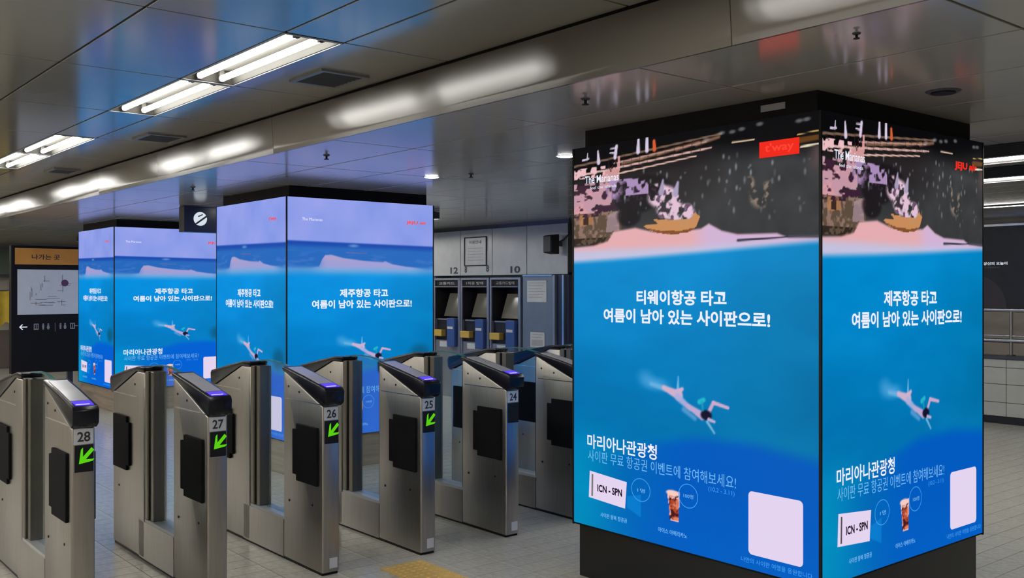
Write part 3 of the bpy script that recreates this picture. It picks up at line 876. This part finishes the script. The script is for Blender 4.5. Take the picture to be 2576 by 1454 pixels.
# ================================================================== TICKET GATES
GL, GW = 1.59, 0.114
def gate_proto():
    t = thing('ticket_gate', 'x', 'gate')
    hw = GW / 2
    prof = [(0.0, 0.014), (0.0, 1.000), (0.47, 1.172), (0.50, 1.172), (0.50, 0.014)]
    mir = lambda P: [(GL - y, z) for y, z in P][::-1]
    rear = [(0.0, 0.014), (0.0, 1.000), (0.47, 1.172), (0.60, 1.172), (0.60, 0.014)]
    for k, P in enumerate((prof, mir(rear))):
        MB().prism(P, -hw, hw, 'x').build('cabinet', M['steel'], t, bevel=0.010, seg=3, smooth=True)
    cap = [(-0.012, 0.998), (-0.046, 1.022), (-0.050, 1.088), (-0.034, 1.108), (0.02, 1.118), (0.25, 1.162), (0.50, 1.204), (0.515, 1.196), (0.50, 1.174), (0.47, 1.172)]
    capr = cap[:6] + [(0.50, 1.204), (0.61, 1.204), (0.615, 1.196), (0.60, 1.174), (0.47, 1.172)]
    for P in (cap, mir(capr)):
        MB().prism(P, -hw - 0.006, hw + 0.006, 'x').build('cap', M['blackgloss'], t, bevel=0.005, seg=2, smooth=True)
    # plate and lights of the card reader on the cap
    def slope(y): return 1.118 + (y - 0.02) * (1.162 - 1.118) / 0.23 if y < 0.25 else 1.162 + (y - 0.25) * 0.168
    ys = [0.06, 0.15, 0.25, 0.36, 0.46]
    p = MB()
    for a, b in zip(ys[:-1], ys[1:]):
        p.add([(-0.046, a, slope(a) + 0.003), (0.046, a, slope(a) + 0.003), (0.046, b, slope(b) + 0.003), (-0.046, b, slope(b) + 0.003),
               (-0.046, a, slope(a) - 0.004), (0.046, a, slope(a) - 0.004), (0.046, b, slope(b) - 0.004), (-0.046, b, slope(b) - 0.004)],
              [(0, 1, 2, 3), (0, 4, 5, 1), (1, 5, 6, 2), (2, 6, 7, 3), (3, 7, 4, 0)])
    p.build('reader_plate', M['reader'], t)
    MB().add([(-0.045, -0.030, 1.112), (0.045, -0.030, 1.112), (0.045, 0.050, 1.127), (-0.045, 0.050, 1.127)], [(0, 1, 2, 3)]).build('reader_light', M['led'], t)
    MB().add([(-0.040, -0.022, 1.115), (0.020, -0.022, 1.115), (0.030, -0.008, 1.118), (-0.040, -0.008, 1.118)], [(0, 1, 2, 3)]).build('reader_glow', M['ledw'], t)
    # middle: skirt, ledge, glass, flap slot
    MB().box(-hw, hw, 0.50, GL - 0.50, 0.014, 0.245).build('skirt', M['steel'], t)
    MB().box(-hw + 0.004, hw - 0.004, 0.50, GL - 0.50, 0.245, 0.262).build('ledge', M['ledge'], t)
    arc = [(0.50 + 0.59 * i / 12, 1.188 + 0.030 * math.sin(math.pi * i / 12)) for i in range(13)]
    MB().prism([(0.50, 0.262)] + arc + [(GL - 0.50, 0.262)], -0.006, 0.006, 'x').build('glass_panel', M['glass'], t)
    e = MB()
    for (a, b) in zip(arc[:-1], arc[1:]):
        e.prism([a, b, (b[0], b[1] + 0.007), (a[0], a[1] + 0.007)], -0.010, 0.010, 'x')
    e.build('glass_rim', M['glass_edge'], t)
    MB().box(-hw + 0.004, hw - 0.004, GL - 0.650, GL - 0.600, 0.262, 1.18).build('flap_housing', M['flap'], t, bevel=0.005)
    MB().box(-hw + 0.022, hw - 0.022, GL - 0.662, GL - 0.650, 0.262, 1.17).build('flap_groove', M['black'], t)
    MB().box(-hw + 0.016, hw - 0.016, GL - 0.715, GL - 0.662, 0.262, 1.18).build('flap_edge', M['flap'], t, bevel=0.004)
    MB().box(-hw + 0.01, hw - 0.01, 0.50, 0.512, 0.262, 1.172).build('glass_channel', M['steel_dark'], t)
    # sensor panels, seams, screws
    pan = [(0.045, 0.522), (0.045, 0.868), (0.305, 0.868), (0.305, 0.832), (0.353, 0.832), (0.353, 0.557), (0.305, 0.557), (0.305, 0.522)]
    for sx in (-1, 1):
        for P in (pan, mir(pan)):
            MB().prism(P, sx * hw, sx * (hw + 0.016), 'x').build('sensor_panel', M['antenna'], t, bevel=0.003, seg=1)
        for a, b in ((0.02, 0.47), (GL - 0.47, GL - 0.02)):
            MB().box(min(sx * hw, sx * (hw + 0.002)), max(sx * hw, sx * (hw + 0.002)), a, b, 1.004, 1.010).build('seam', M['steel_light'], t)
        for y, z in ((0.43, 1.085), (0.29, 1.06), (0.42, 0.38), (0.12, 0.40), (GL - 0.43, 1.085), (GL - 0.12, 0.40)):
            MB().cyl((sx * hw - (0.003 if sx < 0 else 0), y, z), 0.007, 0.003, 'x', 10).build('screw', M['black'], t)
    MB().box(-hw + 0.006, hw - 0.006, 0.012, GL - 0.012, 0.0, 0.014).build('foot_strip', M['black'], t)
    # front plates
    MB().box(-0.046, 0.047, -0.004, 0.0, 0.915, 0.992).build('number_plate', M['white'], t, bevel=0.001, seg=1)
    MB().box(-0.042, 0.047, -0.006, 0.0, 0.777, 0.911).build('arrow_display', M['black'], t, bevel=0.001, seg=1)
    MB().box(-0.010, 0.042, -0.002, 0.0, 0.040, 0.100).build('floor_sticker', M['white'], t)
    return t
def arrow_mesh():
    # arrow pointing down and to the viewer's left
    d = math.sqrt(0.5)
    pts = [(0.042, 0.0), (0.010, 0.030), (0.010, 0.016)]
    b = MB()
    def rot(p):
        x, z = p
        return (-(x * d) + z * d, -(x * d) - z * d)
    head = [(0.036, 0.0), (-0.010, 0.034), (-0.022, 0.034), (0.004, 0.008), (-0.046, 0.008), (-0.046, -0.008), (0.004, -0.008), (-0.022, -0.034), (-0.010, -0.034)]
    q = [rot(p) for p in head]
    b.add([(x, 0, z) for x, z in q], [(0, 1, 2, 3), (0, 3, 4, 5, 6), (0, 6, 7, 8)])
    return b.mesh('arrow', M['green'])
AR = arrow_mesh()
gp = gate_proto()
gl = {28: 'steel ticket gate marked 28 with a lit green arrow, closest to the map board',
      27: 'steel ticket gate marked 27 in front of the most distant blue pillar',
      26: 'steel ticket gate marked 26 before the sharp corner of the middle pillar',
      25: 'steel ticket gate marked 25, the last one with a lit green arrow',
      24: 'steel ticket gate marked 24 with a dark blank display',
      23: 'steel ticket gate whose front end is hidden by the dark beach screen pillar',
      22: 'second ticket gate beyond number 24, seen as a sloping black cap over the others',
      21: 'last ticket gate, only its cap showing before the ticket machines'}
for k, num in enumerate(range(28, 20, -1)):
    g = gp if k == 0 else copy_tree(gp)
    g.location = (1.442 + 0.695 * k, 5.115, 0)
    tag(g, gl[num], 'gate', 'row of ticket gates')
for g in [o for o in bpy.data.objects if o.get('category') == 'gate']:
    num = int(round(28 - (g.location.x - 1.442) / 0.695))
    for ch in [x for x in bpy.data.objects if x.parent == g]:
        if ch.name.startswith('number_plate'):
            link('plate_number', text_mesh(str(num), 0.062, 0.050, 0.02, M['ink']), ch, (-0.030, -0.0052, 0.928))
        if ch.name.startswith('arrow_display') and num >= 25:
            link('arrow', AR, ch, (0.006, -0.0075, 0.850)).scale = (1.15, 1, 1.25)

# ================================================================== TICKET MACHINES (built facing -Y, turned to face -X)
def machine(y_left, w, label, tray):
    t = thing('ticket_machine', label, 'machine', (MW, y_left, 0), R(-90), 'ticket machines in the wall')
    f = MB()
    f.box(0, 0.035, -0.02, 0.34, 0, 1.84).box(w - 0.05, w, -0.02, 0.34, 0, 1.84)
    f.box(0.035, w - 0.05, -0.02, 0.34, 1.805, 1.84).box(0.035, w - 0.05, -0.02, 0.10, 1.695, 1.712)
    f.build('frame', M['frame'], t, bevel=0.004, seg=1)
    MB().box(0.035, w - 0.05, 0.005, 0.34, 1.712, 1.805).build('header_sign', M['board'], t)
    MB().box(0.035, w - 0.05, 0.28, 0.34, 1.20, 1.695).box(0.035, 0.042, 0.0, 0.28, 1.205, 1.695).box(w - 0.057, w - 0.05, 0.0, 0.28, 1.205, 1.695).box(0.042, w - 0.057, 0.10, 0.28, 1.688, 1.695).build('recess', M['recess'], t)
    MB().prism([(0.09, 1.24), (0.21, 1.60), (0.23, 1.60), (0.23, 1.24)], 0.13, w - 0.13, 'x').build('monitor', M['monitor'], t, bevel=0.004, seg=1)
    MB().box(0.035, w - 0.05, 0.03, 0.34, 0.87, 1.20).build('control_panel', M['recess'], t)
    MB().box(0.10, w - 0.12, -0.005, 0.03, 1.185, 1.205).build('shelf', M['frame'], t)
    MB().box(w - 0.27, w - 0.075, -0.07, 0.03, 0.78, 1.22).build('card_unit', M['blue'], t, bevel=0.006)
    MB().box(w - 0.25, w - 0.11, -0.073, -0.07, 1.05, 1.09).build('card_slot', M['paper'], t)
    MB().box(0.04, 0.27, -0.06, 0.03, 0.93, 1.03).build('ticket_tray', M[tray], t, bevel=0.006)
    MB().box(0.035, w - 0.05, 0.0, 0.34, 0.0, 0.87).build('lower_door', M['frame'], t, bevel=0.004, seg=1)
    MB().box(0.15, 0.345, -0.004, 0.0, 0.765, 0.85).build('sticker', M['paper'], t)
    MB().box(0.10, 0.16, -0.012, 0.0, 0.60, 0.63).build('door_handle', M['steel_light'], t)
    return t
a = machine(12.735, 0.70, 'ticket machine peeping out beside the middle pillar, below sign 12', 'tray')
b = machine(12.015, 0.70, 'ticket machine below the framed wall notice, second from the service cabinet', 'tray')
c = machine(11.290, 0.70, 'ticket machine next to the service cabinet with posted notices', 'tray')
for o, s in ((a, '교통카드'), (b, '1회용 발매'), (c, '교통카드발매')):
    for ch in [x for x in bpy.data.objects if x.parent == o and x.name.startswith('header_sign')]:
        link('header_lettering', text_mesh(s, 0.42, 0.045, 0.01, M['label']), ch, (0.12, 0.003, 1.735))

t = thing('service_cabinet', 'blue grey service cabinet with two white notices beside the ticket machines', 'cabinet', (MW, 10.560, 0), R(-90))
MB().box(0, 0.66, 0.0, 0.34, 0.0, 1.865).build('door_panel', M['machine'], t, bevel=0.006)
MB().box(0.02, 0.64, -0.02, 0.02, 1.85, 1.87).build('top_trim', M['steel_light'], t)
MB().box(0.66, 0.70, -0.02, 0.34, 0.0, 1.865).build('edge_post', M['frame'], t)
MB().box(0.70, 0.86, 0.02, 0.34, 0.0, 1.865).build('dark_panel', M['darkblue'], t)
MB().box(0.86, 0.89, -0.03, 0.34, 0.0, 1.865).build('corner_post', M['steel_light'], t)
MB().box(0.89, 0.94, 0.02, 0.34, 0.0, 1.865).build('end_panel', M['darkblue'], t)
def notice(y, z, w, h, label, lines, pic=False):
    n = thing('notice', label, 'notice', (MW - 0.003, y, z), R(-90), 'paper notices on the service cabinet')
    MB().box(0, w, -0.003, 0.0, 0, h).build('sheet', M['paper'], n)
    q = MB()
    for i in range(lines):
        zz = h - 0.03 - i * (h * (0.35 if pic else 0.8) / lines)
        q.box(0.03, w - 0.03 - 0.03 * (i % 3), -0.0045, -0.003, zz - 0.006, zz)
    q.build('printed_lines', M['mapline'], n)
    if pic:
        MB().box(0.03, w - 0.03, -0.0045, -0.003, 0.02, h * 0.5).build('printed_picture', M['label'], n)
notice(10.455, 1.49, 0.41, 0.30, 'larger pale notice sheet at head height on the service cabinet', 6)
notice(10.385, 0.86, 0.30, 0.21, 'small notice with a picture low on the service cabinet', 2, True)

# number signs on the panels above the machines, framed notice, loudspeaker
def number_sign(y, z, s, w, label):
    n = tag(link('number_sign', text_mesh(s, w, 0.10, 0.03, M['ink']), None, (MW - 0.003, y, z), R(-90)), label, 'number', 'numbers above the ticket machines')
number_sign(12.30, 1.905, '12', 0.20, 'dark number above the ticket machine peeping beside the pillar')
number_sign(11.93, 1.915, '8', 0.06, 'dark digit under the framed notice, by the pillar side panel')
number_sign(11.40, 1.925, '8', 0.07, 'dark digit under the framed notice, by the tall number ten')
number_sign(10.83, 1.90, '10', 0.22, 'dark number ten above the last ticket machine')
t = thing('framed_notice', 'thin framed pale notice hung above the middle ticket machine', 'notice', (MW, 11.93, 2.02), R(-90))
MB().box(0, 0.55, -0.006, 0.0, 0, 0.43).build('sheet', M['wallpanel'], t)
f = MB()
f.box(0, 0.55, -0.014, 0, 0.42, 0.435).box(0, 0.55, -0.014, 0, -0.005, 0.01).box(0, 0.015, -0.014, 0, 0.01, 0.42).box(0.535, 0.55, -0.014, 0, 0.01, 0.42)
f.build('frame', M['joint'], t)
link('notice_lettering', text_mesh('이용안내', 0.30, 0.05, 0.01, M['joint']), t, (0.12, -0.008, 0.33))
q = MB()
for i in range(5): q.box(0.08, 0.46 - 0.04 * (i % 2), -0.008, -0.006, 0.08 + i * 0.045, 0.088 + i * 0.045)
q.build('printed_lines', M['mapline'], t)

t = thing('wall_speaker', 'black box loudspeaker on a wall bracket with a looping cable', 'speaker', (MW, 9.76, 2.28))
MB().prism([(-0.24, -0.12), (-0.10, -0.14), (-0.10, 0.13), (-0.24, 0.11)], -0.085, 0.085, 'y').build('speaker_box', M['black'], t, bevel=0.01)
MB().box(-0.250, -0.24, -0.072, 0.072, -0.105, 0.10).build('grille', M['recess'], t)
MB().box(-0.10, 0.0, -0.03, 0.03, -0.03, 0.03).build('bracket', M['steel_dark'], t)
MB().tube([(-0.10, -0.06, 0.02), (-0.09, -0.16, 0.05), (-0.06, -0.24, 0.13), (-0.05, -0.25, 0.22), (-0.04, -0.22, 0.335)], 0.012).build('cable', M['cable'], t)

# ================================================================== HANGING SIGN
t = thing('hanging_sign', 'navy ceiling sign with a round white emblem beyond the middle pillar', 'sign', (4.10, 10.74, ZL))
MB().box(0, 1.9, 0, 0.16, -0.30, -0.012).build('sign_box', M['navy'], t, bevel=0.006)
MB().box(0.0, 1.9, 0.03, 0.13, -0.012, 0.0).build('mounting_rail', M['steel_dark'], t)
cx, cz, r = 0.185, -0.15, 0.078
disc = [(cx + r * math.cos(2 * math.pi * i / 28), cz + r * math.sin(2 * math.pi * i / 28)) for i in range(28)]
shape_xz([disc], -0.002).build('emblem', M['signwhite'], t)
q = [(cx - 0.062, cz - 0.055), (cx - 0.040, cz - 0.062), (cx + 0.075, cz + 0.022), (cx + 0.070, cz + 0.042)]
shape_xz([q, [(cx - 0.02, cz + 0.020), (cx + 0.03, cz + 0.045), (cx + 0.025, cz + 0.055), (cx - 0.03, cz + 0.03)]], -0.004).build('emblem_swoosh', M['navy'], t)

# ================================================================== MAP BOARD
t = thing('map_board', 'tall black information board with amber header and station area map', 'sign', (3.68, 16.9, 0))
bw = 1.05
MB().box(0, bw, 0, 0.14, 0.32, 2.36).build('board_body', M['board'], t, bevel=0.008)
for x in (0.12, bw - 0.20):
    MB().box(x, x + 0.08, 0.03, 0.11, 0.0, 0.32).build('leg', M['steel_dark'], t)
MB().box(0.055, bw - 0.02, -0.006, 0.0, 2.06, 2.32).build('header_panel', M['amber'], t)
link('header_lettering', text_mesh('나가는 곳', 0.42, 0.085, 0.02, M['ink']), t, (0.30, -0.008, 2.14))
MB().box(0.09, bw - 0.03, -0.006, 0.0, 1.26, 1.98).build('map_sheet', M['map'], t)
rs = random.Random(4)
q = MB(); q2 = MB()
for i in range(26):
    x, z = 0.26 + rs.random() * 0.55, 1.36 + rs.random() * 0.45
    l, w = 0.04 + rs.random() * 0.16, 0.008
    tgt = q if i % 4 else q2
    if rs.random() < 0.5: tgt.box(x, min(x + l, bw - 0.06), -0.009, -0.006, z, z + w)
    else: tgt.box(x, x + w, -0.009, -0.006, z, z + l * 0.7)
q.build('map_streets', M['mapline'], t); q2.build('map_lines', M['maporange'], t)
MB().cyl((0.795, -0.012, 1.765), 0.055, 0.006, 'y', 20).build('map_marker', M['mapdot'], t)
q = MB()
q.box(0.14, 0.235, -0.004, 0.0, 1.055, 1.070)
q.prism([(0.115, 1.0625), (0.155, 1.105), (0.172, 1.105), (0.138, 1.0625), (0.172, 1.02), (0.155, 1.02)], -0.004, 0.0, 'y')
q.build('direction_arrow', M['signwhite'], t)
def person_icon(x, z, h, dress):
    q.cyl((x, -0.004, z + h * 0.86), h * 0.13, 0.004, 'y', 12)
    q.prism([(x - h * 0.10, z), (x + h * 0.10, z), (x + h * (0.22 if dress else 0.16), z + h * (0.3 if dress else 0.7)), (x + h * 0.12, z + h * 0.70), (x - h * 0.12, z + h * 0.70), (x - h * (0.22 if dress else 0.16), z + h * (0.3 if dress else 0.7))], -0.004, 0.0, 'y')
q = MB()
for x, d in ((0.47, 0), (0.545, 1), (0.73, 0), (0.80, 1)): person_icon(x, 1.015, 0.10, d)
q.box(0.645, 0.650, -0.004, 0, 0.98, 1.12)
q.box(0.95, 1.0, -0.004, 0, 1.06, 1.07)
for x in (0.33, 0.88):
    q.box(x, x + 0.07, -0.004, 0, 1.015, 1.03).box(x, x + 0.07, -0.004, 0, 1.10, 1.112).box(x, x + 0.012, -0.004, 0, 1.03, 1.10).box(x + 0.058, x + 0.07, -0.004, 0, 1.03, 1.10).box(x + 0.03, x + 0.04, -0.004, 0, 1.03, 1.10)
q.build('pictograms', M['label'], t)

# shop front behind the map board
t = thing('shop_booth', 'dim shop front with a green fascia beyond the map board', 'shop', (3.9, YB - 0.30, 0))
MB().box(0, 3.2, 0.0, 0.12, 1.95, 2.50).build('shop_fascia', M['greenbox'], t, bevel=0.01)
MB().box(0, 3.2, -0.02, 0.0, 1.90, 1.95).build('fascia_light_strip', M['trough'], t)
for x in (0, 1.05, 2.1, 3.12):
    MB().box(x, x + 0.08, 0.02, 0.12, 0, 1.95).build('shop_post', M['frame'], t)
t = thing('shop_banner', 'yellow cloth banner hanging in the distant shop front', 'banner', (4.42, YB - 0.36, 0))
b = MB()
n = 14
for i in range(n):
    x0, x1 = 0.5 * i / n, 0.5 * (i + 1) / n
    y0, y1 = 0.012 * math.sin(i * 1.1), 0.012 * math.sin((i + 1) * 1.1)
    z0, z1 = 0.93 + 0.05 * math.sin(i * 0.9), 0.93 + 0.05 * math.sin((i + 1) * 0.9)
    b.add([(x0, y0, z0), (x1, y1, z1), (x1, y1, 1.62), (x0, y0, 1.62), (x0, y0 + 0.006, z0), (x1, y1 + 0.006, z1), (x1, y1 + 0.006, 1.62), (x0, y0 + 0.006, 1.62)],
          [(0, 1, 2, 3), (7, 6, 5, 4), (3, 2, 6, 7), (1, 0, 4, 5)])
b.build('cloth', M['banner'], t)
MB().cyl((-0.03, 0.003, 1.625), 0.012, 0.56, 'x', 10).build('rod', M['steel_dark'], t)

# ================================================================== STAIR PARAPET, RAIL, POSTER
PX = 12.4
par = MB().box(PX + 0.014, PX + 0.20, 1.0, 9.4, 0.0, 0.80).build('wall_parapet', M['joint'])
struct(par)
MB().box(PX - 0.015, PX + 0.22, 1.0, 9.4, 0.80, 0.845).build('coping', M['steel_dark'], par, bevel=0.006)
MB().box(PX - 0.006, PX + 0.014, 1.0, 9.4, 0.0, 0.085).build('black_base', M['plinth'], par)
tw, rows = 0.60, (0.09, 0.264, 0.49, 0.698, 0.80)
tm_ = {}
for r_ in range(4):
    z0, z1 = rows[r_], rows[r_ + 1]
    me = MB().box(0, 0.014, 0.003, tw - 0.003, z0 + 0.003, z1 - 0.003).mesh('wall_tile', M['whitetile'], bevel=0.002, seg=1)
    y = 5.417 - 7 * tw
    while y + tw < 9.45:
        if y >= 0.95: link('wall_tile', me, par, (PX, y, 0))
        y += tw
t = thing('stair_rail', 'double steel handrail on posts above the white tiled parapet', 'railing', (PX + 0.10, 1.0, 0.845))
for z in (0.567, 0.184, 0.245):
    MB().tube([(0, 0.0, z), (0, 8.4, z)], 0.026 if z != 0.245 else 0.012, 12).build('handrail', M['steel_light'], t, smooth=True)
for y in (0.4, 1.73, 3.06, 4.398, 5.73, 7.06, 8.2):
    MB().tube([(0, y, 0.0), (0, y, 0.567)], 0.020, 10).build('post', M['steel'], t, smooth=True)
    MB().cyl((0, y, 0), 0.05, 0.012, 'z', 16).build('foot_plate', M['steel_dark'], t)
t = thing('wall_poster', 'wide charcoal wall poster with small white words behind the stair rail', 'poster', (13.62, 9.4, 0), R(-90))
MB().box(0, 8.6, -0.03, 0.0, 1.38, 2.53).build('poster_panel', M['mural'], t)
MB().box(0, 8.6, -0.045, 0.0, 2.53, 2.56).build('top_frame', M['steel_light'], t)
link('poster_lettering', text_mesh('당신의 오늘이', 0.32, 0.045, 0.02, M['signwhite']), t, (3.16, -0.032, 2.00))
link('poster_lettering', text_mesh('더 특별해집니다', 0.20, 0.025, 0.0, M['label']), t, (3.18, -0.032, 1.955))
arc = [(3.05 + 0.42 * math.cos(R(a)), 1.40 + 0.46 * math.sin(R(a))) for a in range(0, 181, 10)]
shape_xz([arc], -0.032).build('printed_shape', M['muralshape'], t)

# ================================================================== TACTILE PAVING
t = thing('tactile_paving', 'yellow raised tactile paving block on the floor before the gates', 'paving', (3.12, 4.72, 0))
for i in range(2):
    tl = MB().box(0, 0.297, i * 0.30 - 0.3 + 0.02, i * 0.30 - 0.3 + 0.297 + 0.02, 0.0, 0.004).build('paving_tile', M['yellow'], t)
    d = MB()
    for a_ in range(6):
        for b_ in range(6):
            d.cyl((0.03 + a_ * 0.0475, i * 0.30 - 0.28 + 0.03 + b_ * 0.0475, 0.004), 0.014, 0.004, 'z', 8, 0.010)
    d.build('raised_dots', M['yellow'], tl)
